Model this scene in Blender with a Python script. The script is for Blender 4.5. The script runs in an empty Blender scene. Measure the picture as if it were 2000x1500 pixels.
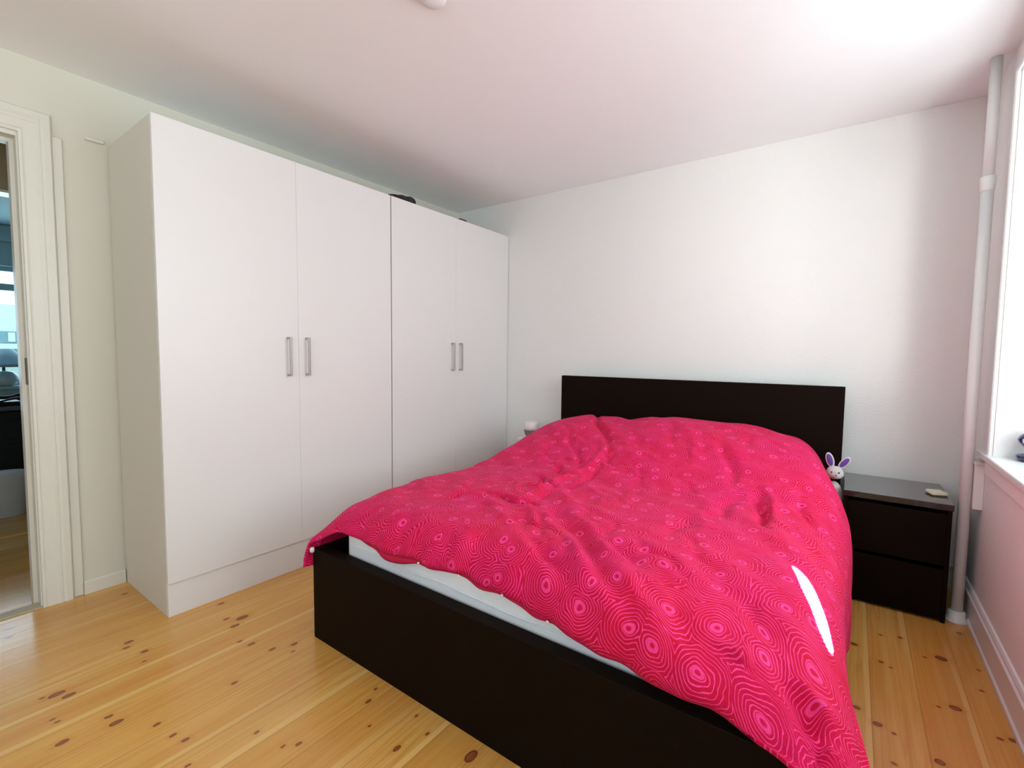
import bpy, bmesh, math, random
import numpy as np
from mathutils import Vector, Matrix

C = bpy.context.scene.collection
scene = bpy.context.scene
random.seed(4)
PI = math.pi

# ------------------------------------------------------------------ camera
YAW, PITCH, ROLL, FPX, CAMH = -0.6265, -0.0641, 0.0107, 920.5, 1.1925
fw = Vector((math.sin(YAW)*math.cos(PITCH), math.cos(YAW)*math.cos(PITCH), math.sin(PITCH)))
rt = Vector((math.cos(YAW), -math.sin(YAW), 0)); up = rt.cross(fw)
R_ = rt*math.cos(ROLL)+up*math.sin(ROLL)
U_ = -rt*math.sin(ROLL)+up*math.cos(ROLL)
cd = bpy.data.cameras.new('camera'); cam = bpy.data.objects.new('camera', cd); C.objects.link(cam)
cd.sensor_fit = 'HORIZONTAL'; cd.sensor_width = 36; cd.lens = 36*FPX/2000; cd.clip_start = .02
m = Matrix((R_, U_, -fw)).transposed().to_4x4(); m.translation = Vector((0, 0, CAMH))
cam.matrix_world = m
scene.camera = cam

# ------------------------------------------------------------------ world and light
scene.view_settings.view_transform = 'Standard'; scene.view_settings.look = 'None'
scene.view_settings.gamma = 1; scene.view_settings.use_curve_mapping = False
scene.view_settings.exposure = 0.32
w = bpy.data.worlds.new('sky'); scene.world = w; w.use_nodes = True
bg = w.node_tree.nodes['Background']; bg.inputs[0].default_value = (.62, .80, 1, 1); bg.inputs[1].default_value = 2.0

def area(name, loc, target, sx, sy, power, col, spread=PI):
    l = bpy.data.lights.new(name, 'AREA'); l.shape = 'RECTANGLE'; l.size = sx; l.size_y = sy
    l.energy = power; l.color = col; l.spread = spread
    o = bpy.data.objects.new(name, l); C.objects.link(o); o.location = loc
    o.rotation_euler = (Vector(target)-Vector(loc)).to_track_quat('-Z', 'Z').to_euler()
    return o
area('window_daylight', (.93, 1.72, 1.56), (-1, 1.72, 1.75), 2.0, 1.5, 34, (.975, 1, .95))
area('near_fill_light', (.93, -1.15, 1.56), (-1, -1.15, 2.8), 1.5, 1.5, 23, (.975, 1, .95))  # fill at the guessed near window, added to light the room
area('front_fill_light', (-.6, -2.72, 1.5), (-.6, 0, 1.2), 1.5, 1.4, 8, (.82, .93, 1))  # cool fill added to brighten mattress and floor, its window is unseen
area('sunlit_street_bounce', (2.58, -1.45, .35), (.485, 2.2, 1.6), .4, 1.1, 44, (.95, 1, .97))
area('far_window_daylight', (-7.45, .5, 1.4), (-4, .5, 1.0), 2.2, 1.2, 60, (.62, .85, 1))
sb = bpy.data.lights.new('sun_beam', 'SPOT'); sb.energy = 170000; sb.color = (1, .97, .92); sb.spot_blend = .12
sb.spot_size = math.radians(3.6); sb.shadow_soft_size = .004
so = bpy.data.objects.new('sun_beam', sb); C.objects.link(so)
SBT = Vector((-.040, 1.465, .545)); SBL = Vector((3.0, -.35, 3.7))
so.location = SBL

# ------------------------------------------------------------------ materials
class NT:
    def __init__(s, name):
        s.m = bpy.data.materials.new(name); s.m.use_nodes = True; s.t = s.m.node_tree
        s.b = s.t.nodes['Principled BSDF']; s.out = s.t.nodes['Material Output']
    def n(s, typ, **kw):
        x = s.t.nodes.new(typ)
        for k, v in kw.items(): setattr(x, k, v)
        return x
    def put(s, inp, v):
        if hasattr(v, 'links') or isinstance(v, bpy.types.NodeSocket): s.t.links.new(v, inp)
        else: inp.default_value = v
    def math(s, op, a, b=None, c=None, clamp=False):
        x = s.n('ShaderNodeMath', operation=op); x.use_clamp = clamp
        s.put(x.inputs[0], a)
        if b is not None: s.put(x.inputs[1], b)
        if c is not None: s.put(x.inputs[2], c)
        return x.outputs[0]
    def vm(s, op, a, b=None, c=None):
        x = s.n('ShaderNodeVectorMath', operation=op); s.put(x.inputs[0], a)
        if b is not None: s.put(x.inputs[1], b)
        if c is not None: s.put(x.inputs[2], c)
        return x.outputs['Value'] if op in ('LENGTH', 'DISTANCE') else x.outputs[0]
    def noise(s, vec, scale, detail=2, rough=.5, out=0, dist=0):
        x = s.n('ShaderNodeTexNoise'); s.put(x.inputs['Vector'], vec); x.inputs['Scale'].default_value = scale
        x.inputs['Detail'].default_value = detail; x.inputs['Roughness'].default_value = rough
        x.inputs['Distortion'].default_value = dist
        return x.outputs[out]
    def mix(s, f, a, b, typ='MIX'):
        x = s.n('ShaderNodeMix', data_type='RGBA', blend_type=typ); s.put(x.inputs[0], f)
        s.put(x.inputs[6], a); s.put(x.inputs[7], b); return x.outputs[2]
    def smooth(s, v, a, b, lo=0., hi=1.):
        x = s.n('ShaderNodeMapRange', interpolation_type='SMOOTHSTEP'); s.put(x.inputs[0], v)
        s.put(x.inputs[1], a); s.put(x.inputs[2], b); s.put(x.inputs[3], lo); s.put(x.inputs[4], hi); return x.outputs[0]
    def bump(s, h, strength, dist):
        x = s.n('ShaderNodeBump'); x.inputs['Strength'].default_value = strength; x.inputs['Distance'].default_value = dist
        s.put(x.inputs['Height'], h); s.t.links.new(x.outputs[0], s.b.inputs['Normal'])
    def obj(s): return s.n('ShaderNodeTexCoord').outputs['Object']

def lin(r, g, b):
    f = lambda c: (c/255/12.92 if c/255 <= .04045 else ((c/255+.055)/1.055)**2.4)
    return (f(r), f(g), f(b), 1)

def plain(name, col, rough=.5, metal=0., bump=0., bscale=60., var=.03, coat=0., spec=.5, sheen=0.):
    t = NT(name); o = t.obj()
    n = t.noise(o, bscale*.15, 3)
    c2 = tuple(min(1, x*(1-var*2)) for x in col[:3])+(1,)
    t.put(t.b.inputs['Base Color'], t.mix(n, col, c2))
    t.b.inputs['Roughness'].default_value = rough; t.b.inputs['Metallic'].default_value = metal
    t.b.inputs['Coat Weight'].default_value = coat; t.b.inputs['Specular IOR Level'].default_value = spec
    t.b.inputs['Sheen Weight'].default_value = sheen
    if bump: t.bump(t.noise(o, bscale, 3), bump, .004)
    return t.m

M = {}
M['wall'] = plain('wall_paint', (.86, .85, .82, 1), .75, bump=.35, bscale=110, var=.01)
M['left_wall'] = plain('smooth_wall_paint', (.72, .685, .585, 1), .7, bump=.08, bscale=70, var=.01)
M['right_wall'] = plain('right_wall_paint', (.90, .87, .85, 1), .75, bump=.08, bscale=70, var=.01)
M['ceiling'] = plain('ceiling_paint', (.94, .94, .94, 1), .85, bump=.05, bscale=60, var=.01)
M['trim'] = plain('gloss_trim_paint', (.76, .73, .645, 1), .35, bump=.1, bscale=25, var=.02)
M['base_trim'] = plain('white_baseboard_paint', (.88, .86, .85, 1), .35, bump=.1, bscale=25, var=.02)
M['white_trim'] = plain('white_window_paint', (.82, .82, .80, 1), .3, bump=.05, bscale=25, var=.01)
M['cabinet'] = plain('white_melamine', (.81, .785, .765, 1), .38, var=.008)
M['side_panel'] = plain('cream_side_panel', (.69, .645, .56, 1), .5, var=.01)  # cabinet bodies, darker and creamier than the doors
M['worn'] = plain('worn_beige_threshold', (.58, .49, .36, 1), .6, bump=.4, var=.15)
M['black'] = plain('black_brown_veneer', (.007, .0028, .0012, 1), .6, bump=.05, bscale=200, var=.1, spec=.08)
M['black_top'] = plain('polished_black_brown', (.012, .011, .011, 1), .14, var=.1, coat=.8)
M['plate'] = plain('tarnished_plate', (.16, .14, .12, 1), .45, metal=.3)
M['steel'] = plain('brushed_steel', (.50, .47, .45, 1), .3, metal=1, var=.05)
M['mattress'] = plain('white_quilted_ticking', (.84, .87, .90, 1), .85, bump=.5, bscale=180, var=.04, sheen=.3)
M['plush'] = plain('white_plush', (.75, .72, .70, 1), .95, bump=1, bscale=260, var=.1, sheen=.5)
M['purple'] = plain('purple_satin', (.13, .05, .34, 1), .6, bump=.3, bscale=200)
M['bead'] = plain('black_bead', (.01, .01, .012, 1), .15)
M['cream'] = plain('cream_plastic', (.74, .70, .53, 1), .35)
M['taupe'] = plain('taupe_fabric', (.25, .20, .19, 1), .9, bump=.5, bscale=400)
M['white_plastic'] = plain('white_plastic', (.84, .82, .82, 1), .3)
M['pipe'] = plain('pipe_paint', (.84, .83, .81, 1), .3, bump=.08, bscale=40)
M['navy'] = plain('navy_glaze', (.022, .02, .10, 1), .2, coat=.5)
M['dark'] = plain('dark_fabric', (.018, .014, .02, 1), .7, bump=.4, bscale=120)
M['brown'] = plain('brown_card', (.16, .07, .04, 1), .8)
M['bin'] = plain('pale_grey_plastic', (.55, .57, .60, 1), .5)
M['desk'] = plain('black_desk', (.004, .004, .006, 1), .5, spec=.2)
M['desk_top'] = plain('glossy_desk_top', (.02, .025, .05, 1), .08, coat=1)
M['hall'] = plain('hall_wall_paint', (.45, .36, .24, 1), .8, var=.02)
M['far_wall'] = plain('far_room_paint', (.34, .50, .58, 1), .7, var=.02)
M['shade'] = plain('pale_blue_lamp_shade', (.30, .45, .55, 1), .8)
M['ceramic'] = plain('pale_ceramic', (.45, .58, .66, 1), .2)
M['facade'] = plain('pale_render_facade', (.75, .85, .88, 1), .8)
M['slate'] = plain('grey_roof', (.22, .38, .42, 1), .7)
M['garden'] = plain('garden_green', (.25, .42, .2, 1), .9, bump=.5)
M['thread'] = plain('rough_white_button', (.8, .76, .72, 1), .4)

def glass():
    t = NT('window_glass'); g = t.n('ShaderNodeBsdfGlossy'); g.inputs['Roughness'].default_value = .02
    tr = t.n('ShaderNodeBsdfTransparent'); tr.inputs[0].default_value = (.97, .99, .98, 1)
    mx = t.n('ShaderNodeMixShader'); mx.inputs[0].default_value = .05
    t.t.links.new(tr.outputs[0], mx.inputs[1]); t.t.links.new(g.outputs[0], mx.inputs[2])
    t.t.links.new(mx.outputs[0], t.out.inputs[0]); return t.m
M['glass'] = glass()

def wood_floor():
    t = NT('varnished_pine_boards'); o = t.obj()
    sx = t.n('ShaderNodeSeparateXYZ'); t.put(sx.inputs[0], o)
    X, Y = sx.outputs[0], sx.outputs[1]
    wob = t.math('MULTIPLY', t.math('SUBTRACT', t.noise(o, 1.3, 2), .5), .004)
    q = t.math('DIVIDE', t.math('SUBTRACT', t.math('ADD', X, wob), .378), .1378)
    bi = t.math('FLOOR', q); f = t.math('SUBTRACT', q, bi)
    def rnd(seed):
        wn = t.n('ShaderNodeTexWhiteNoise', noise_dimensions='2D'); cb = t.n('ShaderNodeCombineXYZ')
        t.put(cb.inputs[0], bi); cb.inputs[1].default_value = seed; t.put(wn.inputs['Vector'], cb.outputs[0]); return wn.outputs['Value']
    r1, r2, r3 = rnd(1.5), rnd(7.5), rnd(3.5)
    # grain
    cb = t.n('ShaderNodeCombineXYZ'); t.put(cb.inputs[0], t.math('MULTIPLY', X, 14.)); t.put(cb.inputs[1], t.math('MULTIPLY', Y, .55)); t.put(cb.inputs[2], t.math('MULTIPLY', r2, 40.))
    warp = t.noise(cb.outputs[0], 1.1, 3, .55)
    cb2 = t.n('ShaderNodeCombineXYZ'); t.put(cb2.inputs[0], t.math('MULTIPLY', X, 55.)); t.put(cb2.inputs[1], t.math('MULTIPLY', Y, 1.2)); t.put(cb2.inputs[2], t.math('MULTIPLY', r1, 30.))
    fine = t.noise(cb2.outputs[0], 1.6, 4, .6)
    ring = t.math('SINE', t.math('ADD', t.math('MULTIPLY', warp, 46.), t.math('MULTIPLY', X, 60.)))
    ring = t.smooth(ring, .2, 1.)
    light, mid, dark = lin(236, 192, 110), lin(222, 166, 82), lin(198, 128, 52)
    c = t.mix(r1, mid, t.mix(r2, light, lin(211, 152, 78)))
    c = t.mix(t.math('MULTIPLY', t.smooth(warp, .35, .75), .45), c, dark)
    c = t.mix(t.math('MULTIPLY', t.smooth(fine, .4, .75), .5), c, dark)
    c = t.mix(t.math('MULTIPLY', ring, t.math('MULTIPLY', t.smooth(t.noise(o, 1.7, 1), .40, .60), .42)), c, dark)
    # pale sapwood strip along one edge of many boards
    edge = t.math('ADD', t.math('MULTIPLY', r3, .16), t.math('MULTIPLY', t.noise(o, 2.2, 1), .10))
    sap = t.smooth(t.math('ADD', f, t.math('MULTIPLY', edge, .8)), .96, 1.0); sap = t.math('MULTIPLY', sap, t.smooth(t.noise(cb.outputs[0], .7, 1), .38, .55))
    c = t.mix(t.math('MULTIPLY', sap, .5), c, lin(240, 200, 128))
    # knots: (x, y, radius)
    K = [(-2.86,.321,.012),(-2.773,.305,.008),(-2.18,.345,.017),(-2.14,.368,.014),(-2.195,.31,.006),(-2.038,.311,.006),(-2.013,.317,.006),(-1.91,.42,.009),
     (-1.859,.428,.014),(-1.748,.501,.0085),(-1.893,.306,.012),(-1.657,.515,.008),(-1.606,.532,.0085),(-2.346,.591,.012),(-2.308,.572,.009),(-2.223,.608,.01),
     (-2.151,.587,.006),(-2.367,.946,.010),(-2.21,.903,.009),(-2.165,.952,.019),(-2.125,.902,.013),(-1.991,.861,.008),(-1.936,.882,.011),(-1.835,.916,.009),
     (-1.798,.985,.011),(-1.754,.956,.006),(-1.751,.736,.0085),(-1.461,.674,.006),(-1.345,.697,.006),(-1.315,.729,.008),(-1.498,.499,.006),(-2.835,.706,.009),
     (.055,2.375,.0165),(.148,2.526,.008),(.214,2.553,.011),(.141,2.297,.011),(.17,2.277,.007),(.285,2.44,.008),(.336,2.47,.024),(.425,2.748,.012),
     (.063,1.941,.013),(.118,1.891,.017),(.158,1.873,.008),(.29,2.116,.008),(.336,2.141,.022),(.427,2.313,.010),(.442,2.462,.008),(.427,2.049,.011),
     (.46,2.064,.015),(.26,1.82,.018),(.15,1.73,.009),(-.865,1.008,.018),(-1.063,.896,.010),(-1.112,1.019,.006),(-1.291,.966,.009),(-1.03,.99,.006),(-1.2,.90,.005),(-1.32,1.02,.006)]
    jit = t.vm('MULTIPLY', t.vm('SUBTRACT', t.noise(o, 30, 2, out=1), (.5, .5, .5)), (.007, .010, 0))
    oj = t.vm('ADD', o, jit)
    cur = None
    for (kx, ky, kr) in K:
        st = .85 if kx > -.1 else 1.7; kr = kr*.85
        l = t.vm('LENGTH', t.vm('MULTIPLY_ADD', oj, (1/kr, 1/(kr*st), 0), (-kx/kr, -ky/(kr*st), 0)))
        cur = l if cur is None else t.math('MINIMUM', cur, l)
    core = t.smooth(cur, 1.05, .80); halo = t.smooth(cur, 2.6, 1.0)
    rim = t.math('MULTIPLY', t.smooth(cur, .5, .95), core)
    c = t.mix(t.math('MULTIPLY', halo, .35), c, dark)
    c = t.mix(core, c, t.mix(rim, lin(150, 84, 44), lin(92, 42, 22)))
    # joints
    jt = t.math('MINIMUM', f, t.math('SUBTRACT', 1., f))
    seam = t.smooth(jt, .011, .003)
    c = t.mix(t.math('MULTIPLY', seam, .55), c, lin(120, 70, 30))
    t.put(t.b.inputs['Base Color'], c)
    t.put(t.b.inputs['Roughness'], t.math('ADD', .16, t.math('MULTIPLY', t.noise(o, 5, 2), .10)))
    t.b.inputs['Specular IOR Level'].default_value = .5
    h = t.math('ADD', t.math('MULTIPLY', seam, -1.), t.math('MULTIPLY', t.noise(o, 6, 2), .35))
    t.bump(h, .35, .002)
    return t.m
M['floor'] = wood_floor()

def duvet_mat(name, dark=1.0):
    t = NT(name); uv = t.n('ShaderNodeUVMap').outputs[0]
    d1 = t.vm('MULTIPLY', t.vm('SUBTRACT', t.noise(uv, 9, 2, out=1), (.5, .5, .5)), (.045, .045, 0))
    d2 = t.vm('MULTIPLY', t.vm('SUBTRACT', t.noise(uv, 42, 2, out=1), (.5, .5, .5)), (.007, .007, 0))
    p = t.vm('ADD', t.vm('ADD', uv, d1), d2)
    vo = t.n('ShaderNodeTexVoronoi', voronoi_dimensions='2D', feature='F1'); t.put(vo.inputs['Vector'], p)
    vo.inputs['Scale'].default_value = 8.2; vo.inputs['Randomness'].default_value = .62
    dist = vo.outputs['Distance']
    ph = t.math('ADD', t.math('MULTIPLY', dist, 13.5), t.math('MULTIPLY', t.noise(uv, 9, 2), 2.6))
    fr = t.math('FRACT', ph)
    tri = t.math('ABSOLUTE', t.math('SUBTRACT', fr, .5))
    # line weight wanders
    wdt = t.math('ADD', .03, t.math('MULTIPLY', t.noise(uv, 13, 2), .24))
    line = t.smooth(tri, wdt, t.math('SUBTRACT', wdt, .10))
    eye = t.math('MULTIPLY', t.smooth(dist, .14, .11), t.smooth(dist, .045, .06))
    pip = t.smooth(dist, .055, .04)
    f = t.math('MAXIMUM', line, t.math('MULTIPLY', eye, t.math('ADD', .72, t.math('MULTIPLY', t.math('SINE', t.math('MULTIPLY', dist, 190.)), .22))))
    f = t.math('MULTIPLY', f, t.math('SUBTRACT', 1., pip))
    f = t.math('MULTIPLY', f, t.smooth(t.noise(uv, 60, 2), .15, .5, .72, 1.))
    red = lin(206, 0, 54); pink = lin(252, 66, 146)
    blot = t.mix(t.math('MULTIPLY', t.smooth(t.noise(uv, 3.0, 2), .35, .7), .5), red, lin(200, 0, 84))
    t.put(t.b.inputs['Base Color'], t.mix(f, blot, pink))
    t.b.inputs['Roughness'].default_value = .8; t.b.inputs['Specular IOR Level'].default_value = .25
    t.b.inputs['Sheen Weight'].default_value = .06; t.b.inputs['Sheen Tint'].default_value = (1, .45, .75, 1); t.b.inputs['Sheen Roughness'].default_value = .45
    fb = t.noise(uv, 26, 4, .6)
    t.bump(fb, .8, .008)
    return t.m
M['duvet'] = duvet_mat('pink_ringed_cotton')
M['lining'] = plain('crimson_cotton', lin(190, 0, 58), .85, bump=.5, bscale=120)

# ------------------------------------------------------------------ mesh helpers
def link(name, bm, mat, parent=None, smooth=False, loc=None):
    me = bpy.data.meshes.new(name); bmesh.ops.recalc_face_normals(bm, faces=bm.faces[:]); bm.to_mesh(me); bm.free()
    if smooth:
        for p in me.polygons: p.use_smooth = True
    o = bpy.data.objects.new(name, me); C.objects.link(o); me.materials.append(M[mat] if isinstance(mat, str) else mat)
    if parent: o.parent = parent
    if loc: o.location = loc
    return o
def bx(bm, x0, x1, y0, y1, z0, z1, bev=0., seg=2):
    r = bmesh.ops.create_cube(bm, size=1)['verts']
    bmesh.ops.scale(bm, vec=(x1-x0, y1-y0, z1-z0), verts=r)
    bmesh.ops.translate(bm, vec=((x0+x1)/2, (y0+y1)/2, (z0+z1)/2), verts=r)
    if bev:
        es = list({e for v in r for e in v.link_edges})
        bmesh.ops.bevel(bm, geom=es, offset=bev, segments=seg, affect='EDGES', profile=.5)
    return bm
def box(name, mat, x0, x1, y0, y1, z0, z1, bev=0., parent=None, seg=2):
    return link(name, bx(bmesh.new(), x0, x1, y0, y1, z0, z1, bev, seg), mat, parent)
def tube(bm, pts, r, n=16, cap=True):
    pts = [Vector(p) for p in pts]; rs = r if isinstance(r, (list, tuple)) else [r]*len(pts); rings = []
    for i, p in enumerate(pts):
        d = (pts[min(i+1, len(pts)-1)]-pts[max(i-1, 0)]).normalized()
        a = Vector((0, 0, 1)) if abs(d.z) < .9 else Vector((1, 0, 0))
        u = d.cross(a).normalized(); v = d.cross(u)
        rings.append([bm.verts.new(p+(u*math.cos(2*PI*k/n)+v*math.sin(2*PI*k/n))*rs[i]) for k in range(n)])
    for a, b in zip(rings, rings[1:]):
        for k in range(n): bm.faces.new((a[k], a[(k+1) % n], b[(k+1) % n], b[k]))
    if cap: bm.faces.new(rings[0]); bm.faces.new(rings[-1])
    return bm
def lathe(bm, prof, n=40, cx=0, cy=0):
    rings = [[bm.verts.new((cx+r*math.cos(2*PI*k/n), cy+r*math.sin(2*PI*k/n), z)) for k in range(n)] for r, z in prof]
    for a, b in zip(rings, rings[1:]):
        for k in range(n): bm.faces.new((a[k], a[(k+1) % n], b[(k+1) % n], b[k]))
    if prof[0][0] > 1e-4: bm.faces.new(rings[0])
    if prof[-1][0] > 1e-4: bm.faces.new(rings[-1])
    bmesh.ops.remove_doubles(bm, verts=bm.verts[:], dist=1e-5)
    return bm
def ball(bm, c, r, sc=(1, 1, 1), rot=None, seg=24):
    v = bmesh.ops.create_uvsphere(bm, u_segments=seg, v_segments=seg//2+2, radius=r)['verts']
    mm = Matrix.Translation(c) @ ((rot.to_matrix().to_4x4()) if rot else Matrix.Identity(4)) @ Matrix.Diagonal((*sc, 1))
    bmesh.ops.transform(bm, matrix=mm, verts=v); return bm
def sweep(bm, prof, path):
    """prof: closed list of offsets (2D tuples), path: list of functions mapping a profile point to a world point"""
    rings = [[bm.verts.new(f(a, b)) for a, b in prof] for f in path]
    n = len(prof)
    for A, B in zip(rings, rings[1:]):
        for k in range(n): bm.faces.new((A[k], A[(k+1) % n], B[(k+1) % n], B[k]))
    bm.faces.new(rings[0]); bm.faces.new(rings[-1]); return bm
def empty(name, loc, label=None, cat=None, group=None, kind=None):
    o = bpy.data.objects.new(name, None); C.objects.link(o); o.location = loc; o.empty_display_size = .1
    return tag(o, label, cat, group, kind)
def tag(o, label=None, cat=None, group=None, kind=None):
    for k, v in (('label', label), ('category', cat), ('group', group), ('kind', kind)):
        if v: o[k] = v
    return o
def st(o): o['kind'] = 'structure'; return o
def under(root, o):          # parent while keeping the world place
    o.parent = root; o.matrix_parent_inverse = Matrix.Translation(root.location).inverted(); return o
def copy_tree(o, parent=None):
    c = o.copy(); C.objects.link(c)
    if parent: c.parent = parent
    for ch in [x for x in bpy.data.objects if x.parent == o]: copy_tree(ch, c)
    return c

# ------------------------------------------------------------------ room shell
XL, XR, YB, YN, ZC = -2.99, .485, 3.263, -2.3, 2.465
st(link('floor', bx(bmesh.new(), -7.6, .9, -2.7, 3.5, -.05, 0), 'floor'))
st(box('ceiling', 'ceiling', XL-.11, XR+.35, YN-.3, YB+.1, ZC, ZC+.1))
st(box('wall_back', 'wall', XL-.1, XR+.35, YB, YB+.12, 0, ZC))
bm = bmesh.new(); bx(bm, XL-.1, -1.45, YN-.3, YN, 0, ZC); bx(bm, .25, XR+.35, YN-.3, YN, 0, ZC); bx(bm, -1.45, .25, YN-.3, YN, 0, .76); bx(bm, -1.45, .25, YN-.3, YN, 2.3, ZC)
st(link('wall_front', bm, 'wall'))
added_win4 = st(empty('added_window_4', (-.6, YN, .8)))  # unseen front window, added to carry fill light into the room
bm = bmesh.new()
for (a, b, c_, d_) in ((-1.45, -1.39, .79, 2.3), (.19, .25, .79, 2.3), (-1.45, .25, .79, .86), (-1.45, .25, 2.24, 2.3), (-.63, -.57, .79, 2.3)): bx(bm, a, b, YN-.26, YN-.20, c_, d_)
o = link('window_frame', bm, 'white_trim'); o.parent = added_win4; o.matrix_parent_inverse = Matrix.Translation(added_win4.location).inverted()
o = box('window_sill', 'white_trim', -1.5, .3, YN-.28, YN+.02, .76, .79); o.parent = added_win4; o.matrix_parent_inverse = Matrix.Translation(added_win4.location).inverted()
# left wall with the doorway
DY0, DY1, DZ = -.42, .443, 2.12
bm = bmesh.new()
bx(bm, XL-.11, XL, YN-.1, DY0-.01, 0, ZC); bx(bm, XL-.11, XL, DY1+.01, YB+.05, 0, ZC); bx(bm, XL-.11, XL, DY0-.01, DY1+.01, DZ+.01, ZC)
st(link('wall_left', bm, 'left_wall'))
# right wall with the window recess
WY0, WY1, WZ0, WZ1 = .70, 2.745, .79, 2.335
bm = bmesh.new()
NY_0, NY_1 = -1.95, -.35
bx(bm, XR, XR+.35, YN-.1, NY_0, 0, ZC); bx(bm, XR, XR+.35, NY_1, WY0, 0, ZC); bx(bm, XR, XR+.35, NY_0, NY_1, 0, WZ0-.03); bx(bm, XR, XR+.35, NY_0, NY_1, WZ1, ZC)
bx(bm, XR, XR+.35, WY1, YB+.1, 0, ZC)
bx(bm, XR, XR+.35, WY0, WY1, 0, WZ0-.03); bx(bm, XR, XR+.35, WY0, WY1, WZ1, ZC)
st(link('wall_right', bm, 'right_wall'))

# baseboards
bp = [(0, 0), (.020, 0), (.020, .016), (.014, .022), (.014, .112), (.018, .118), (.018, .128), (.012, .134), (.012, .142), (.007, .152), (0, .154)]
bm = bmesh.new(); sweep(bm, bp, [lambda a, b, y=y: (XR-a, y, b) for y in (YN, YB)])
st(link('baseboard_right', bm, 'base_trim'))
bm = bmesh.new(); sweep(bm, bp, [lambda a, b, x=x: (x, YB-a, b) for x in (-2.40, XR-.02)])
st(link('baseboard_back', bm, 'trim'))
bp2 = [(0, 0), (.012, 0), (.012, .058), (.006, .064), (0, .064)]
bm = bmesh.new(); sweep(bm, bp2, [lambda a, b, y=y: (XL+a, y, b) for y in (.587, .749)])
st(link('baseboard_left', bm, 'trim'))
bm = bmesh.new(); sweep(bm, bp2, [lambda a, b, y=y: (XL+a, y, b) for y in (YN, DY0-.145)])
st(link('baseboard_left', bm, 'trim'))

# door frame round the opening
door = st(empty('door_1', (XL, 0, 0)))
cp = [(0, 0), (.016, 0), (.016, .010), (.013, .013), (.018, .018), (.018, .050), (.022, .056), (.022, .066), (.020, .071), (.025, .080), (.025, .100), (.018, .106), (0, .108)]
bm = bmesh.new()
sweep(bm, cp, [lambda a, b: (XL+a, DY1+b, 0), lambda a, b: (XL+a, DY1+b, DZ+.012+b), lambda a, b: (XL+a, DY0-b, DZ+.012+b), lambda a, b: (XL+a, DY0-b, 0)])
under(door, link('casing', bm, 'trim'))
under(door, box('casing_lath', 'trim', XL, XL+.012, DY1+.107, DY1+.142, 0, 2.15, .003))
bm = bmesh.new()
bx(bm, XL-.115, XL+.001, DY1-.006, DY1+.012, 0, DZ-.006); bx(bm, XL-.115, XL+.001, DY0-.012, DY0+.006, 0, DZ-.006); bx(bm, XL-.115, XL+.001, DY0-.012, DY1+.012, DZ-.006, DZ+.012)
bx(bm, XL-.115, XL-.060, DY1-.020, DY1-.003, 0, DZ-.020); bx(bm, XL-.115, XL-.060, DY0+.003, DY0+.020, 0, DZ-.020); bx(bm, XL-.115, XL-.060, DY0+.003, DY1-.003, DZ-.02, DZ-.003)
under(door, link('jamb', bm, 'trim'))
o = under(door, box('strike_plate', 'plate', XL-.040, XL-.002, DY1-.010, DY1-.0055, 1.03, 1.15, .001)); o['label'] = 'dull steel strike plate'
under(door, box('threshold', 'worn', XL-.055, XL+.012, DY0, DY1+.14, 0, .006, .002))

# small remnant of a wooden strip on the left wall
st(box('trim_1', 'trim', XL, XL+.018, .665, .735, 2.178, 2.192, .003))

# window: casing, sill, apron, frame, panes
win = st(empty('window_1', (XR, (WY0+WY1)/2, WZ0)))
kp = [(-.004, 0), (.012, 0), (.016, .004), (.016, .024), (.012, .030), (-.004, .030)]
bm = bmesh.new()
sweep(bm, kp, [lambda a, b: (XR-a, WY1-.004+b, WZ0), lambda a, b: (XR-a, WY1-.004+b, WZ1-.004+b), lambda a, b: (XR-a, WY0+.004-b, WZ1-.004+b), lambda a, b: (XR-a, WY0+.004-b, WZ0)])
under(win, link('window_casing', bm, 'white_trim'))
bm = bmesh.new(); bx(bm, XR-.024, XR+.30, WY0-.12, 2.93, WZ0-.028, WZ0, .006, 3)
# notch the sill round the masonry by trimming the ears
o = under(win, link('window_sill', bm, 'white_trim'))
under(win, box('apron', 'right_wall', XR-.012, XR+.002, WY0-.1, 2.80, WZ0-.088, WZ0-.028, .003))
bm = bmesh.new(); X0, X1 = XR+.27, XR+.33
bx(bm, X0, X1, WY0, WY0+.06, WZ0, WZ1); bx(bm, X0, X1, WY1-.06, WY1, WZ0, WZ1); bx(bm, X0, X1, WY0, WY1, WZ0, WZ0+.07); bx(bm, X0, X1, WY0, WY1, WZ1-.06, WZ1)
bx(bm, X0, X1, 1.69, 1.755, WZ0, WZ1); bx(bm, X0, X1, WY0, WY1, 1.83, 1.88)
under(win, link('window_frame', bm, 'white_trim'))
for (a, b) in ((WY0+.06, 1.69), (1.755, WY1-.06)):
    for (c_, d_) in ((WZ0+.07, 1.83), (1.88, WZ1-.06)):
        under(win, box('pane', 'glass', X0+.026, X0+.032, a, b, c_, d_))
# reveal lining (painted boards lining the recess)
bm = bmesh.new()
bx(bm, XR, XR+.33, WY1-.008, WY1+.0, WZ0, WZ1); bx(bm, XR, XR+.33, WY0, WY0+.008, WZ0, WZ1); bx(bm, XR, XR+.33, WY0, WY1, WZ1-.008, WZ1)
under(win, link('reveal_lining', bm, 'white_trim'))

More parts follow.
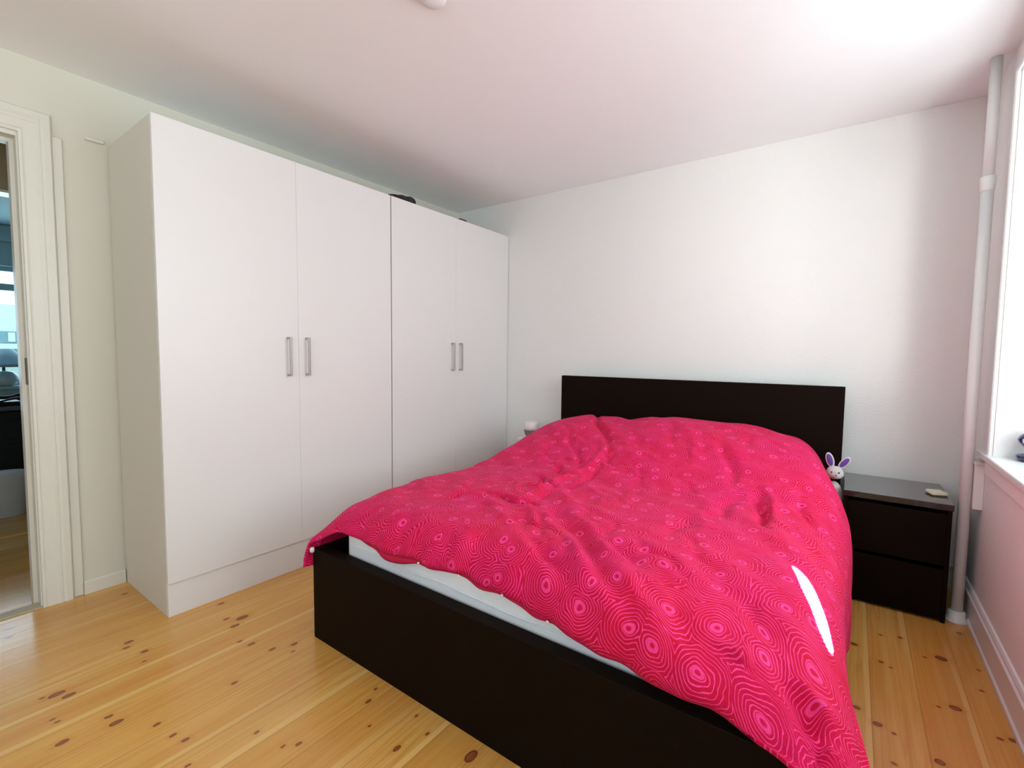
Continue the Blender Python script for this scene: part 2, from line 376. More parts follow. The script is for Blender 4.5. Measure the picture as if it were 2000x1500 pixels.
added_win3 = st(empty('added_window_3', (XR, -1.15, WZ0)))  # guessed window behind the camera, added for the light it gives
bm = bmesh.new()
for (a, b, c_, d_) in ((NY_0, NY_0+.06, WZ0, WZ1), (NY_1-.06, NY_1, WZ0, WZ1), (NY_0, NY_1, WZ0, WZ0+.07), (NY_0, NY_1, WZ1-.06, WZ1), (NY_0, NY_1, 1.83, 1.88)): bx(bm, X0, X1, a, b, c_, d_)
under(added_win3, link('window_frame', bm, 'white_trim'))
under(added_win3, box('pane', 'glass', X0+.026, X0+.032, NY_0+.06, NY_1-.06, WZ0+.07, 1.83)); under(added_win3, box('pane', 'glass', X0+.026, X0+.032, NY_0+.06, NY_1-.06, 1.88, WZ1-.06))
under(added_win3, box('window_sill', 'white_trim', XR-.024, XR+.30, NY_0-.1, NY_1+.1, WZ0-.028, WZ0, .006))

# ------------------------------------------------------------------ hall and far room
st(box('wall_hall', 'hall', -4.40, -4.30, -2.5, -.45, 0, ZC))
bm = bmesh.new(); bx(bm, -4.40, -4.30, 1.15, 3.4, 0, ZC); bx(bm, -4.40, -4.30, -.45, 1.15, 2.16, ZC)
st(link('wall_hall', bm, 'hall'))
st(box('trim_2', 'white_trim', -4.41, -4.28, -.45, 1.15, 2.150, 2.166, .002))
st(box('trim_3', 'floor', -4.42, -4.28, -.45, 1.15, 0, .008, .002))
st(box('wall_hall_end', 'hall', -4.40, XL-.11, 2.3, 2.4, 0, ZC)); st(box('wall_hall_end', 'hall', -4.40, XL-.11, -2.5, -2.4, 0, ZC))
st(box('ceiling_hall', 'ceiling', -4.40, XL-.11, -2.5, 3.4, ZC, ZC+.1))
st(box('ceiling_far_room', 'far_wall', -7.4, -4.40, -2.5, 3.4, ZC, ZC+.1))
st(box('wall_far_side', 'far_wall', -7.4, -4.40, 2.6, 2.7, 0, ZC)); st(box('wall_far_side', 'far_wall', -7.4, -4.40, -1.7, -1.6, 0, ZC))
bm = bmesh.new(); FX = -7.2; F0, F1, FZ0, FZ1 = -.7, 1.75, .80, 2.05
bx(bm, FX-.2, FX, -2.5, F0, 0, ZC); bx(bm, FX-.2, FX, F1, 3.4, 0, ZC); bx(bm, FX-.2, FX, F0, F1, 0, FZ0); bx(bm, FX-.2, FX, F0, F1, FZ1, ZC)
st(link('wall_far', bm, 'far_wall'))
st(box('trim_4', 'far_wall', FX, FX+.06, -1.6, 2.6, 2.30, ZC, .02))
win2 = st(empty('window_2', (FX, .5, FZ0)))
bm = bmesh.new()
for (a, b, c_, d_) in ((F0, F1, FZ0, FZ0+.05), (F0, F1, FZ1-.05, FZ1), (F0, F1, 1.80, 1.87), (F0, F0+.06, FZ0, FZ1), (F1-.06, F1, FZ0, FZ1), (.44, .50, FZ0, FZ1)):
    bx(bm, FX-.12, FX-.06, a, b, c_, d_)
under(win2, link('window_frame', bm, 'far_wall'))
for (a, b) in ((F0+.06, .44), (.50, F1-.06)):
    for (c_, d_) in ((FZ0+.05, 1.80), (1.87, FZ1-.05)):
        under(win2, box('pane', 'glass', FX-.092, FX-.088, a, b, c_, d_))
under(win2, box('window_sill', 'far_wall', FX-.12, FX+.14, F0-.05, F1+.05, FZ0-.03, FZ0, .006))

# ------------------------------------------------------------------ wardrobes
XF, ZK, ZW = -2.412, .153, 2.18
def wardrobe(y0, y1, seam, label, gap0=.0015, hofs=(.072, .040)):
    t = empty('wardrobe', (XL, y0, 0), label, 'wardrobe')
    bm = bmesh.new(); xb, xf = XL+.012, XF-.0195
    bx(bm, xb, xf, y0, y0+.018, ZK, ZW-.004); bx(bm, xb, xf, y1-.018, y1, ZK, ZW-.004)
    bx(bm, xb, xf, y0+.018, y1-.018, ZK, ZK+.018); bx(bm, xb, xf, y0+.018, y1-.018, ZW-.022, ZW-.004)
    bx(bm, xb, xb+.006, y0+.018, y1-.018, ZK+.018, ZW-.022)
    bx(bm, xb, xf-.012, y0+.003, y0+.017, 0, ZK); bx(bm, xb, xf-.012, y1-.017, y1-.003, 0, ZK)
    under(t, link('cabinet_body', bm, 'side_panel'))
    bm = bmesh.new(); bx(bm, xf-.012, XF-.012, y0+.004, y1-.001, 0, ZK-.001)
    under(t, link('plinth', bm, 'cabinet'))
    for (a, b, hy) in ((y0, seam, seam-hofs[0]), (seam, y1, seam+hofs[1])):
        d = under(t, box('door', 'cabinet', XF-.018, XF, a+(gap0 if a == y0 else .0004), b-(.001 if b == y1 else .0004), ZK+.001, ZW, .0006))
        bm = bmesh.new(); z0, z1, r = 1.063, 1.268, .0055
        bx(bm, XF+.024, XF+.035, hy-r, hy+r, z0, z1, .002)
        bx(bm, XF-.001, XF+.028, hy-r, hy+r, z0, z0+.011, .001); bx(bm, XF-.001, XF+.028, hy-r, hy+r, z1-.011, z1, .001)
        h = link('handle', bm, 'steel'); h.parent = d; h.matrix_parent_inverse = Matrix.Translation(t.location).inverted() @ Matrix.Identity(4)
        h.matrix_parent_inverse = (d.matrix_parent_inverse).inverted() @ d.matrix_parent_inverse if False else Matrix.Identity(4)
        h['label'] = 'brushed steel bar handle'
    return t
wardrobe(.751, 2.005, 1.380, 'white two-door wardrobe unit nearest the doorway, its side panel showing', hofs=(.060, .043))
wardrobe(2.011, YB-.004, 2.612, 'white two-door wardrobe unit in the far corner against the back wall, behind the bed', hofs=(.046, .040))

b = empty('bag', (-2.52, 2.175, ZW), 'crumpled black bag lying on top of the white wardrobe, just right of the door gap', 'bag')
bm = bmesh.new(); bmesh.ops.create_icosphere(bm, subdivisions=4, radius=1)
for v in bm.verts:
    v.co = Vector((v.co.x*.08, v.co.y*.115+.02*v.co.z, max(v.co.z, -.5)*.036*(1+.7*v.co.y/.115*.115/.115*.0+.5*v.co.y)+.03))
    v.co += Vector((math.sin(v.co.y*90), math.cos(v.co.x*110), math.sin(v.co.x*80+v.co.y*70)))*.004
mz = min(v.co.z for v in bm.verts)
for v in bm.verts: v.co.z -= mz
o = link('bag_body', bm, 'dark', smooth=True); o.parent = b
bm = bmesh.new(); tube(bm, [(-.01, -.09+.18*k/12, .045+.018*math.sin(PI*k/12)) for k in range(13)], .006, 8)
o = link('strap', bm, 'dark', smooth=True); o.parent = b
o = box('cardboard_box', 'brown', -2.62, -2.50, 2.755, 2.83, ZW-.003, ZW+.050, .004)
tag(o, 'small brown cardboard box peeping over the top of the corner wardrobe', 'box')

# ------------------------------------------------------------------ bed
BX0, BX1, BY0, BY1 = -1.78, -.03, 1.064, 3.097
bed = empty('bed', (-.905, 2.1, 0), 'low black-brown wooden double bed frame with plain slab headboard', 'bed')
under(bed, box('headboard', 'black', BX0, BX1, BY1, BY1+.048, 0, 1.033, .002))
under(bed, box('footboard', 'black', BX0, BX1, BY0, BY0+.052, 0, .38, .002))
for (a, b_) in ((BX0, BX0+.035), (BX1-.035, BX1)):
    under(bed, box('side_rail', 'black', a, b_, BY0+.052, BY1, 0, .38, .002))
bm = bmesh.new()
for k in range(14): bx(bm, BX0+.035, BX1-.035, 1.2+k*.135, 1.27+k*.135, .22, .24)
under(bed, link('slats', bm, 'cream'))

# mattress
bm = bmesh.new(); bx(bm, -1.655, -.135, 1.128, BY1-.004, .24, .495, .045, 6)
mt = link('mattress', bm, 'mattress', smooth=True)
tag(mt, 'thick white mattress showing under the pink duvet at the bed foot', 'mattress')
bm = bmesh.new()
for z in (.415,):
    P_ = []
    for k in range(60):
        x = -1.61+(1.43)*k/59; P_.append((x, 1.1285-.002+.0015*math.sin(k*.7), z-.020*k/59+.003*math.sin(k*.35)))
    tube(bm, P_, .0035, 8)
o = link('piping', bm, 'mattress', smooth=True); o.parent = mt

# ------------------------------------------------------------------ duvet
def itp(x, tab):
    return np.interp(x, [a for a, _ in tab], [b for _, b in tab])
def sitp(x, tab):      # smooth interpolation: average of shifted linear samples
    s = 0
    for d in (-.06, -.04, -.02, 0, .02, .04, .06): s = s+itp(np.asarray(x)+d, tab)
    return s/7
def sst(x, a, b):
    t = np.clip((x-a)/(b-a), 0, 1); return t*t*(3-2*t)
def seg(x, y, s):
    x0, y0, x1, y1, a, wd = s; dx, dy = x1-x0, y1-y0; L2 = dx*dx+dy*dy
    t = np.clip(((x-x0)*dx+(y-y0)*dy)/L2, 0, 1)
    wob = .012*np.sin(t*9+x0*30)
    px, py = x0+t*dx-dy/math.sqrt(L2)*wob, y0+t*dy+dx/math.sqrt(L2)*wob
    d = np.hypot(x-px, y-py)
    return a*.022*np.exp(-(d/(wd*.9))**2)*(.25+.75*np.sin(PI*np.clip(t, .08, .92)))
FOLDS = [(-1.276,1.581,-1.008,1.56,-1.6,.018),(-1.007,1.468,-.821,1.319,-1.,.02),(-1.035,1.563,-.682,1.246,-1.,.02),(-.897,1.552,-.406,1.083,-1.1,.03),(-.989,1.375,-.519,1.059,-1.,.028),
 (-.693,1.446,-.299,1.135,-.9,.03),(-.548,1.447,-.357,1.342,-.7,.02),(-1.353,1.375,-1.296,1.605,-.8,.02),(-.823,1.538,-.362,1.178,.8,.03),(-.929,1.456,-.466,1.099,.8,.03),(-1.138,1.443,-.666,1.128,.7,.03),
 (-1.115,1.586,-1.084,2.437,.9,.02),(-1.042,1.518,-1.012,2.343,-.7,.02),(-.375,2.162,-.401,1.829,-.8,.03),(-.47,1.81,-.482,1.551,-.6,.03),(-.059,1.152,.004,1.017,-1.6,.022),(-.101,1.191,-.028,1.082,-.7,.02),
 (-.042,1.176,.014,1.059,1.,.02),(-1.379,1.18,-1.054,1.169,.5,.04),(-1.374,1.523,-1.106,1.468,.7,.02),(-.623,1.201,-.447,.996,-.6,.03),(-.283,1.379,-.107,1.251,-.5,.03),(-.479,1.311,-.193,1.062,-.4,.04),
 (-1.279,1.985,-1.084,1.813,-1.4,.018),(-1.287,2.148,-1.109,2.01,-1.,.018),(-1.391,2.514,-1.113,2.151,-.9,.02),(-1.427,2.95,-1.048,2.364,-1.8,.022),(-.302,2.197,-.225,1.878,-1.8,.022),(-.547,2.607,-.388,2.216,-1.,.03),
 (-.167,2.304,-.093,2.002,-.9,.025),(-.922,2.9,-.707,2.401,-.5,.03),(-1.512,2.664,-1.17,2.352,.8,.03),(-.278,2.272,-.201,1.955,1.,.025),(-1.2,1.785,-1.078,1.726,.9,.02),(-.77,2.801,-.594,2.351,.5,.03)]
rsf = np.random.RandomState(11)
for k in range(70):
    cx_, cy_ = rsf.uniform(-1.65, -.1), rsf.uniform(1.15, 2.75)
    if k < 34: cx_, cy_ = rsf.uniform(-1.5, -.75), rsf.uniform(1.45, 2.5)
    an = rsf.normal(-.72, .45); ln = rsf.uniform(.05, .16); sgn = rsf.choice([-1, 1])
    FOLDS.append((cx_-ln*math.cos(an), cy_-ln*math.sin(an), cx_+ln*math.cos(an), cy_+ln*math.sin(an), sgn*rsf.uniform(.15, .45), rsf.uniform(.012, .026)))
T_L = [(1.0, .46), (1.05, .48), (1.09, .505), (1.163, .54), (1.266, .56), (1.407, .572), (1.564, .58), (1.74, .577), (1.939, .566), (2.165, .584), (2.425, .602), (2.662, .63), (2.896, .662), (3.1, .66)]
T_R = [(.9, .37), (1.0, .405), (1.1, .45), (1.2, .49), (1.3, .525), (1.5, .565), (1.9, .575), (2.2, .57), (2.5, .60), (2.9, .66), (3.1, .6)]
T_P = [(-1.85, .60), (-1.75, .655), (-1.65, .735), (-1.45, .79), (-1.26, .776), (-1.09, .785), (-.96, .813), (-.77, .816), (-.49, .81), (-.36, .793), (-.24, .77), (-.125, .735), (-.05, .70), (.1, .62)]
T_XR = [(.9, .09), (1.0, .082), (1.1, .066), (1.2, .052), (1.35, .028), (1.5, .018), (1.8, .012), (2.0, .020), (2.3, .032), (2.45, .012), (2.6, -.026), (2.7, -.052), (2.8, -.072), (2.9, -.088), (3.1, -.115)]
T_YF = [(-1.9, 1.045), (-1.80, 1.05), (-1.70, 1.085), (-1.63, 1.105), (-1.4, 1.098), (-1.2, 1.105), (-1.0, 1.115), (-.8, 1.112), (-.6, 1.090), (-.45, 1.072), (-.3, 1.068), (-.2, 1.066), (-.1, 1.048), (0, 1.0), (.1, .955)]
T_ZF = [(-1.9, .40), (-1.80, .42), (-1.70, .452), (-1.63, .472), (-1.4, .462), (-1.2, .466), (-1.0, .472), (-.8, .462), (-.6, .440), (-.45, .425), (-.3, .418), (-.2, .410), (-.1, .395), (0, .35), (.1, .30)]
NL, NX, NR, NTT = 26, 300, 60, 360
y = np.linspace(0, 1, NTT)
XLH = -1.80
def vnoise(x, yy, seed):
    rs = np.random.RandomState(seed); s = 0
    for k in range(14):
        a = rs.uniform(0, 2*PI); f = rs.uniform(.6, 1.6)
        s = s+np.sin((x*math.cos(a)+yy*math.sin(a))*f*2*PI+rs.uniform(0, 9))
    return s/14
def top(x, yy):
    mid = .592
    L = sitp(yy, T_L); Rr = sitp(yy, T_R)
    u = np.clip((x-XLH)/(0-XLH), 0, 1)
    base = mid+(L-mid)*(1-sst(u, .0, .28))+(Rr-mid)*sst(u, .72, 1.0)
    wp = sst(yy, 2.0, 2.82)
    h = base*(1-wp)+sitp(x, T_P)*wp
    h = h-np.clip((yy-2.9)/.16, 0, 1)**2*.10
    for s in FOLDS: h = h+seg(x, yy, s)
    h = h+.006*vnoise(x*2.2, yy*2.2, 1)+.004*vnoise(x*6, yy*6, 2)
    g = (x*.66+yy*.75)
    h = h+.007*np.sin(g*38+3*vnoise(x*1.2, yy*1.2, 5)+2.2*np.sin(x*5))*sst(vnoise(x*1.5, yy*1.5, 6), -.25, .35)
    return h
verts = np.zeros((NTT, NL+NX+NR, 3))
for i, tt in enumerate(y):
    tt2 = tt
    # x columns for the top part, denser at the edges
    u = np.linspace(0, 1, NX); uu = .5-.5*np.cos(PI*u); uu = .5*uu+.5*u
    # the row runs from the head (tt=0) to the foot hem (tt=1)
    yh = 3.075
    tf = 1-(1-tt)**1.25
    xr_guess = None
    xcol = None
    # right limit depends on y; iterate once
    ymid = yh+(1.05-yh)*tf
    xr = float(sitp(ymid, T_XR))
    for _ in range(3):
        yr = yh+(float(sitp(xr, T_YF))-yh)*tf; xr = float(sitp(yr, T_XR))
    X = XLH+(xr-XLH)*uu
    yf = sitp(X, T_YF)+.004*np.sin(X*24)+.003*np.sin(X*57+1)
    Y = yh+(yf-yh)*tf
    H = top(X, Y)
    # foot roll
    rr = .17; d = np.clip((Y-yf)/rr, 0, 1); zf = sitp(X, T_ZF)+.004*np.sin(X*31+2)
    H = zf+(H-zf)*np.sqrt(np.clip(1-(1-d)**2.2, 0, 1))
    # side rolls
    rl = .16; dl = np.clip((X-XLH)/rl, 0, 1); dropL = .13
    H = H-dropL*(1-np.sqrt(1-(1-dl)**2.0))*sst(Y, .98, 1.2)
    rR = .15+.07*sst(Y, 1.2, 2.0)*(1-sst(Y, 2.3, 2.6)); dr = np.clip((xr-X)/rR, 0, 1); dropR = .17
    H = H-dropR*(1-np.sqrt(1-(1-dr)**2.0))*(.5+.5*sst(Y, 1.0, 1.3))
    inside = sst(X, -1.66, -1.60)*(1-sst(X, -.17, -.11))*sst(Y, 1.10, 1.16)
    H = np.maximum(H, .39+.130*inside)
    over = (Y < 1.135) & (X > BX0-.005) & (X < BX1+.005)
    H = np.where(over, np.maximum(H, .402), H)
    H = np.where((X < -1.655) & (X > BX0-.01), np.maximum(H, .402), H)
    verts[i, NL:NL+NX, 0] = X; verts[i, NL:NL+NX, 1] = Y; verts[i, NL:NL+NX, 2] = H
    # left hang
    z0 = H[0]; yl = Y[0]; zl = .30+.01*math.sin(yl*9)
    q = np.linspace(1, 0, NL+1)[:-1]
    verts[i, :NL, 0] = XLH-.004-.012*np.sin(q*PI*.8)+.004*np.sin(yl*18)*q
    verts[i, :NL, 1] = yl-.018*q*sst(-yl, -1.3, -1.05)
    verts[i, :NL, 2] = z0+(zl-z0)*q
    # right hang
    z0 = H[-1]; yr = Y[-1]
    zl = .13+(.405-.13)*sst(yr, 2.50, 2.72)+.01*math.sin(yr*7); zl = min(zl, z0-.02)
    q = np.linspace(0, 1, NR+1)[1:]
    bul = .010*np.sin(yr*13+.6)*q+.006*np.sin(yr*31)*q+.012*np.sin(q*PI)*.6
    bul = bul*(1-sst(yr, 2.55, 2.7))
    verts[i, NL+NX:, 0] = xr+bul
    verts[i, NL+NX:, 1] = yr-.0*q
    verts[i, NL+NX:, 2] = z0+(zl-z0)*q
NSS = NL+NX+NR
P = verts
du = np.linalg.norm(np.diff(P, axis=1), axis=2); Ucoord = np.concatenate([np.zeros((NTT, 1)), np.cumsum(du, axis=1)], axis=1); Ucoord -= Ucoord[:, [NL+NX//2]]
dv = np.linalg.norm(np.diff(P, axis=0), axis=2); Vcoord = np.concatenate([np.zeros((1, NSS)), np.cumsum(dv, axis=0)], axis=0)
Vm = Vcoord.copy(); Vm[:, :NL+60] = Vcoord[:, [NL+60]]; Vm[:, NL+NX-60:] = Vcoord[:, [NL+NX-60]]
me = bpy.data.meshes.new('duvet')
idx = np.arange(NTT*NSS).reshape(NTT, NSS)
F = np.stack([idx[:-1, :-1], idx[1:, :-1], idx[1:, 1:], idx[:-1, 1:]], axis=-1).reshape(-1, 4)
me.from_pydata(P.reshape(-1, 3).tolist(), [], F.tolist())
uvl = me.uv_layers.new(name='UVMap'); UVv = np.stack([Ucoord.ravel(), Vm.ravel()], axis=1)
li = np.zeros(len(me.loops), dtype=np.int32); me.loops.foreach_get('vertex_index', li)
uvl.data.foreach_set('uv', UVv[li].ravel().astype(np.float32))
for p in me.polygons: p.use_smooth = True
me.materials.append(M['duvet'])
duvet = bpy.data.objects.new('duvet', me); C.objects.link(duvet)
tag(duvet, 'crumpled hot pink and crimson duvet printed with wobbly rings, spread over the bed', 'duvet')
sm = duvet.modifiers.new('thickness', 'SOLIDIFY'); sm.thickness = .010; sm.offset = -1 if P[1, NL+10, 2] is None else -1
# lower sheet of the cover peeping out below the hem
bm = bmesh.new(); prev = None; NH = 150
for k in range(NH):
    x = -1.52+(1.40)*k/(NH-1)
    yf = float(sitp(x, T_YF))+.004*math.sin(x*24)+.003*math.sin(x*57+1); zf = float(sitp(x, T_ZF))+.004*math.sin(x*31+2)
    bul = max(0, math.sin((x+1.50)/.34*PI))*math.exp(-((x+1.28)/.2)**2)*1.6+.55*abs(math.sin((x+1.02)*PI/.19))*(1 if -1.02 < x < -.64 else .12)
    fade = min(1, (x+1.52)/.06, (-.12-x)/.08)
    wv = (.006+.016*bul)*fade
    row = [bm.verts.new(p) for p in ((x, yf+.03, zf+.008), (x, yf+.006, zf-.003), (x, yf-.004*bul, zf-wv*.6), (x, yf+.002, zf-wv), (x, yf+.014, zf-wv*.9))]
    if prev:
        for a in range(4): bm.faces.new((prev[a], prev[a+1], row[a+1], row[a]))
    prev = row
o = link('lower_sheet', bm, 'lining', smooth=True); o.parent = duvet
for x in (-1.19, -1.01, -.83, -.66):
    yf = float(sitp(x, T_YF)); zf = float(sitp(x, T_ZF))
    bm = bmesh.new(); ball(bm, (x, yf-.004, zf-.002), .0048, (1, .6, 1), seg=12)
    o = link('button', bm, 'thread', smooth=True); o.parent = duvet; o['label'] = 'tiny white button'
bm = bmesh.new(); ball(bm, (BX0+.002, BY0-.004, .374), .0105, (1, 1, 1.15), seg=16)
o = link('corner_button', bm, 'thread', smooth=True); o.parent = duvet; o['label'] = 'white button at the hanging corner'

# ------------------------------------------------------------------ nightstand on the right
NX0, NX1, NY0, NY1, NZ = -.008, .386, 2.807, 3.235, .545
ns = empty('nightstand', (.192, 3.02, 0), 'black-brown two-drawer nightstand between the bed and the white pipe', 'nightstand')
under(ns, box('top_panel', 'black_top', NX0-.004, NX1+.004, NY0-.006, NY1, NZ-.028, NZ, .0015))
bm = bmesh.new(); bx(bm, NX0, NX0+.016, NY0+.002, NY1, 0, NZ-.028); bx(bm, NX1-.016, NX1, NY0+.002, NY1, 0, NZ-.028); bx(bm, NX0+.016, NX1-.016, NY1-.006, NY1, 0, NZ-.028); bx(bm, NX0+.016, NX1-.016, NY0+.03, NY1-.006, .02, .035)
under(ns, link('cabinet_body', bm, 'black'))
for (a, b_) in ((.262, .497), (.012, .243)):
    d = under(ns, box('drawer', 'black', NX0+.017, NX1-.017, NY0+.001, NY0+.020, a, b_, .002))
# cream case
bm = bmesh.new(); bx(bm, -.034, .034, -.034, .034, 0, .020, .010, 4)
cc = link('round_case', bm, 'cream', smooth=True, loc=(.348, 2.975, NZ)); cc.rotation_euler.z = .35
tag(cc, 'small cream plastic case with rounded corners lying on the black nightstand', 'case')

# ------------------------------------------------------------------ left bedside table with the two-tone canister
tb = empty('side_table', (-1.93, 3.05, 0), 'white bedside table almost hidden behind the pink duvet, left of the headboard', 'table')
TZ = .56
under(tb, box('tabletop', 'cabinet', -2.045, -1.835, 2.90, 3.22, TZ-.025, TZ, .003))
for (a, b_) in ((-2.01, 2.92), (-1.89, 2.92), (-2.01, 3.17), (-1.89, 3.17)):
    under(tb, box('leg', 'cabinet', a, a+.035, b_, b_+.035, 0, TZ-.025, .002))
cn = empty('canister', (-1.975, 2.99, TZ), 'small rounded canister, white above and taupe below, beside the black headboard', 'canister')
bm = bmesh.new(); lathe(bm, [(.0, 0), (.034, 0), (.044, .010), (.053, .030), (.058, .052), (.059, .056)])
o = link('base', bm, 'taupe', smooth=True); o.parent = cn; o['label'] = 'taupe lower half'
bm = bmesh.new(); lathe(bm, [(.059, .056), (.0595, .075), (.057, .100), (.053, .112), (.048, .117), (.044, .113), (.0, .110)])
o = link('cover', bm, 'white_plastic', smooth=True); o.parent = cn; o['label'] = 'glossy white upper half'

# ------------------------------------------------------------------ plush rabbit wedged between bed and nightstand
BYR = 2.93
rb = empty('plush_rabbit', (-.052, BYR, .38), 'white plush rabbit with purple-lined ears peeping between the duvet and nightstand', 'toy')
bm = bmesh.new(); ball(bm, (-.004, 0, .105), .042, (.95, .9, 1.6))
ball(bm, (.022, -.022, .075), .020, (.9, .9, 1.5)); ball(bm, (-.030, -.022, .10), .017, (.8, .9, 1.8)); ball(bm, (0, 0, .04), .036, (1, .9, 1.05))
o = link('body', bm, 'plush', rb, True); rm = o.modifiers.new('weld', 'REMESH'); rm.mode = 'VOXEL'; rm.voxel_size = .004; rm.use_smooth_shade = True
bm = bmesh.new(); ball(bm, (-.002, -.008, .219), .037, (1.02, .95, .92)); ball(bm, (.008, -.030, .207), .020, (1.05, .95, .8))
ball(bm, (.022, -.020, .214), .016)
hd = link('head', bm, 'plush', rb, True); rm = hd.modifiers.new('weld', 'REMESH'); rm.mode = 'VOXEL'; rm.voxel_size = .003; rm.use_smooth_shade = True
for ex, ez in ((-.014, .226), (.017, .226)):
    bm = bmesh.new(); ball(bm, (ex, -.0405, ez), .0038, seg=12); o = link('eye', bm, 'bead', smooth=True); o.parent = hd
bm = bmesh.new(); ball(bm, (.006, -.050, .213), .0036, (1.3, .7, .8), seg=12); o = link('nose', bm, 'purple', smooth=True); o.parent = hd
for (bxp, tilt, ln) in ((-.016, -.26, .040), (.018, .62, .038)):
    base = Vector((bxp, -.004, .248)); dirv = Vector((math.sin(tilt), 0, math.cos(tilt)))
    eul = Matrix.Rotation(tilt, 3, 'Y').to_euler()
    bm = bmesh.new(); ball(bm, base+dirv*ln*.85, ln, (.46, .16, 1), eul)
    e = link('ear', bm, 'plush', smooth=True); e.parent = hd
    bm = bmesh.new(); ball(bm, base+dirv*ln*.88+Vector((0, -.0045, 0)), ln*.78, (.40, .10, 1), eul)
    o = link('ear_lining', bm, 'purple', smooth=True); o.parent = rb; o['label'] = 'purple satin ear lining'

# ------------------------------------------------------------------ heating pipe, box, ceiling fitting
PX, PY = .431, 2.877
pp = empty('heating_pipe', (PX, PY, 0), 'white painted vertical heating pipe in the corner beside the window', 'pipe')
bm = bmesh.new(); lathe(bm, [(.0215, .0), (.0215, 1.93)], 32); o = link('lower_tube', bm, 'pipe', pp, True)
bm = bmesh.new(); lathe(bm, [(.0195, 1.93), (.0195, ZC)], 32); o = link('upper_tube', bm, 'pipe', pp, True)
bm = bmesh.new(); lathe(bm, [(.0216, 1.91), (.0235, 1.915), (.0255, 1.945), (.0262, 1.95), (.0262, 1.972), (.0196, 1.975)], 32); o = link('coupling', bm, 'pipe', pp, True)
bm = bmesh.new(); lathe(bm, [(.041, 0), (.041, .005), (.036, .014), (.031, .018), (.031, .045), (.0216, .050)], 32); o = link('floor_collar', bm, 'pipe', pp, True)
bm = bmesh.new(); bx(bm, .452, XR, 2.845, 2.945, .530, .730, .003)
wb = empty('wall_box', (XR, 2.9, .63), 'small pale painted wooden box on the wall behind the pipe, under the sill end', 'box')
under(wb, link('box_body', bm, 'right_wall'))
under(wb, box('box_lid', 'trim', .447, XR, 2.835, 2.955, .730, .742, .002))
cf = empty('ceiling_rose', (-1.27, 1.25, ZC), 'white round ceiling rose at the top edge, above the bed foot', 'ceiling fitting')
bm = bmesh.new(); lathe(bm, [(.050, 0), (.050, -.012), (.044, -.026), (.026, -.036), (0, -.039)], 40); o = link('canopy', bm, 'white_plastic', cf, True)

# ornament on the window sill
orn = empty('ornament', (.583, 2.675, WZ0), 'dark navy glazed ornament with a white patch standing on the window sill', 'ornament')
bm = bmesh.new(); lathe(bm, [(0, 0), (.030, 0), (.042, .006), (.046, .022), (.040, .026), (.024, .022), (.016, .030), (.014, .040), (.026, .058), (.040, .074), (.044, .086), (.038, .100), (.020, .118), (.010, .122), (0, .122)], 36)
o = link('ornament_body', bm, 'navy', orn, True)
bm = bmesh.new(); ball(bm, (-.024, -.030, .084), .014, (1, .55, .9), Matrix.Rotation(-.7, 3, 'Z').to_euler(), seg=16); o = link('white_patch', bm, 'white_plastic', orn, True)
o['label'] = 'white glazed patch'

# ------------------------------------------------------------------ far room: desk, bin, lamp, things on the desk
bn = empty('waste_bin', (-4.90, .555, 0), 'pale grey plastic waste bin on the floor under the black desk', 'bin')
bm = bmesh.new(); lathe(bm, [(0, .0), (.118, 0), (.122, .004), (.147, .285), (.151, .290), (.151, .296), (.143, .296), (.140, .285), (.116, .012), (0, .012)], 48)
o = link('bin_body', bm, 'bin', bn, True)
dk = empty('desk', (-5.4, .6, 0), 'black desk by the window of the far room beyond the doorway', 'desk')
under(dk, box('desk_top', 'desk_top', -5.85, -5.0, -.2, 1.5, .735, .76, .003))
bm = bmesh.new(); bx(bm, -5.8, -5.08, .25, 1.1, .0, .735); under(dk, link('drawer_unit', bm, 'desk'))
for z in (.04, .28, .52):
    d = under(dk, box('drawer', 'desk', -5.082, -5.064, .26, 1.09, z, z+.2, .003))
    h = box('handle', 'desk', -5.064, -5.052, .62, .78, z+.13, z+.145, .002); h.parent = d
for yy in (-.15, 1.42): under(dk, box('leg', 'desk', -5.8, -5.1, yy, yy+.04, 0, .735))
lp = empty('table_lamp', (FX+.06, .865, FZ0), 'pale blue table lamp with a cone shade standing on the far window sill', 'lamp')
bm = bmesh.new(); lathe(bm, [(0, 0), (.05, 0), (.09, .02), (.108, .06), (.105, .10), (.07, .145), (.03, .16), (0, .162)], 36); o = link('lamp_base', bm, 'ceramic', lp, True)
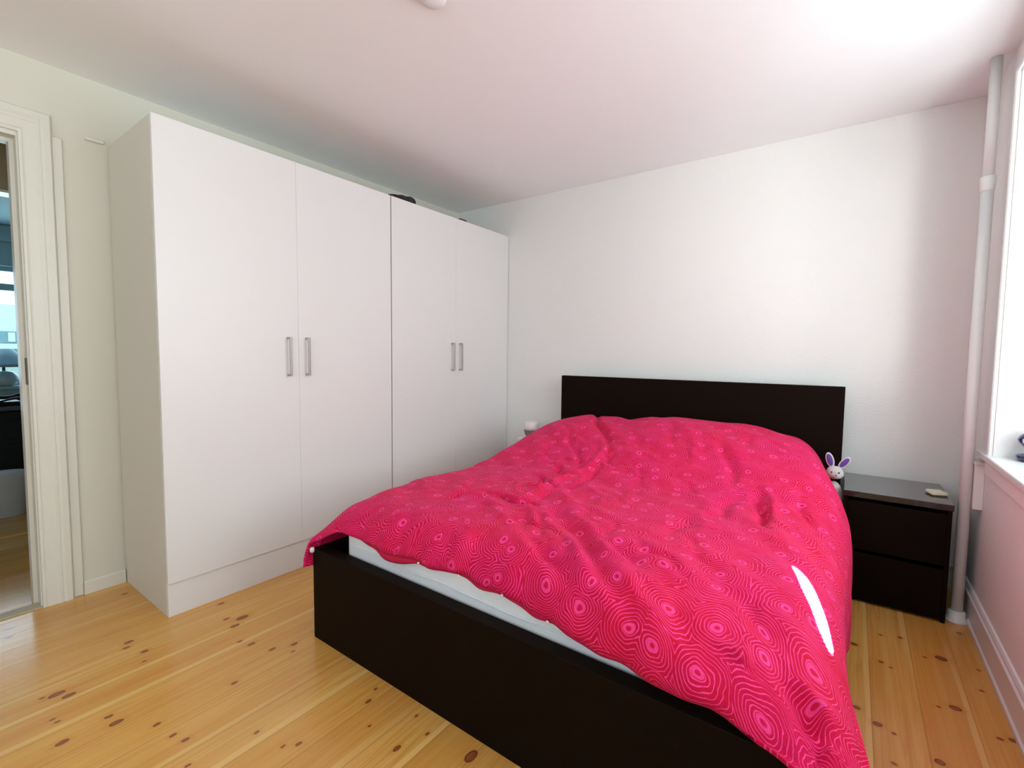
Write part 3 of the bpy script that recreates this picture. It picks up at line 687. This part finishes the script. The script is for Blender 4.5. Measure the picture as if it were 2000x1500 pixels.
bm = bmesh.new(); tube(bm, [(0, 0, .155), (0, 0, .26)], .013); o = link('stem', bm, 'brown', lp, True)
bm = bmesh.new(); lathe(bm, [(.225, .205), (.20, .235), (.14, .300), (.075, .385), (.071, .385), (.136, .298), (.196, .233), (.221, .203), (.225, .205)], 40); o = link('lamp_shade', bm, 'shade', lp, True)
ca = empty('desk_clamp_arm', (-5.62, .77, .76), 'black bent arm rising from the far desk in front of the window', 'arm')
bm = bmesh.new(); tube(bm, [(0, -.16, .03), (0, -.06, .03), (0, 0, .05), (0, .03, .09), (0, .08, .20), (0, .10, .24)], .014, 12); o = link('arm_tube', bm, 'desk', ca, True)
bm = bmesh.new(); lathe(bm, [(0, 0), (.11, 0), (.11, .018), (.03, .04), (0, .04)], 32); o = link('arm_base', bm, 'desk', ca, True)
kb = tag(box('laptop', 'desk', -5.50, -5.22, .30, .72, .76, .785, .006), 'closed black laptop lying on the far desk', 'laptop')
bm = bmesh.new(); tube(bm, [(-5.12+.02*math.sin(k*.6), .50+.40*k/16, .764+.05*math.sin(PI*k/16)) for k in range(17)], .007, 8)
cb = tag(link('cable', bm, 'desk', smooth=True), 'black cable looping across the far desk', 'cable')

# house across the garden, seen through the far window
hs = empty('house', (-22, 3, 0), 'pale house and pergola roof seen through the far window', 'building')
under(hs, box('wall', 'facade', -24, -22, -6, 12, 0, 2.6)); under(hs, box('roof', 'slate', -22, -21.2, -6, 12, 1.36, 1.72))
for k in range(24): under(hs, box('rafter', 'facade', -21.2, -21.15, -5+k*.7, -4.85+k*.7, 1.4, 1.68))
under(hs, box('beam', 'facade', -21.3, -21.1, -6, 12, 1.18, 1.34))
st(box('ground', 'garden', -40, -7.6, -20, 25, -.3, -.1))

# ------------------------------------------------------------------ aim the sun beam
d = (SBT-SBL).normalized()
axis = (Vector((.03, 1.17, .55))-Vector((-.12, 1.51, .60)))
xa = (axis-d*axis.dot(d)).normalized(); ya = (-d).cross(xa)
mm = Matrix((xa, ya, -d)).transposed().to_4x4(); mm.translation = SBL
so.matrix_world = mm @ Matrix.Diagonal((1, .16, 1, 1))
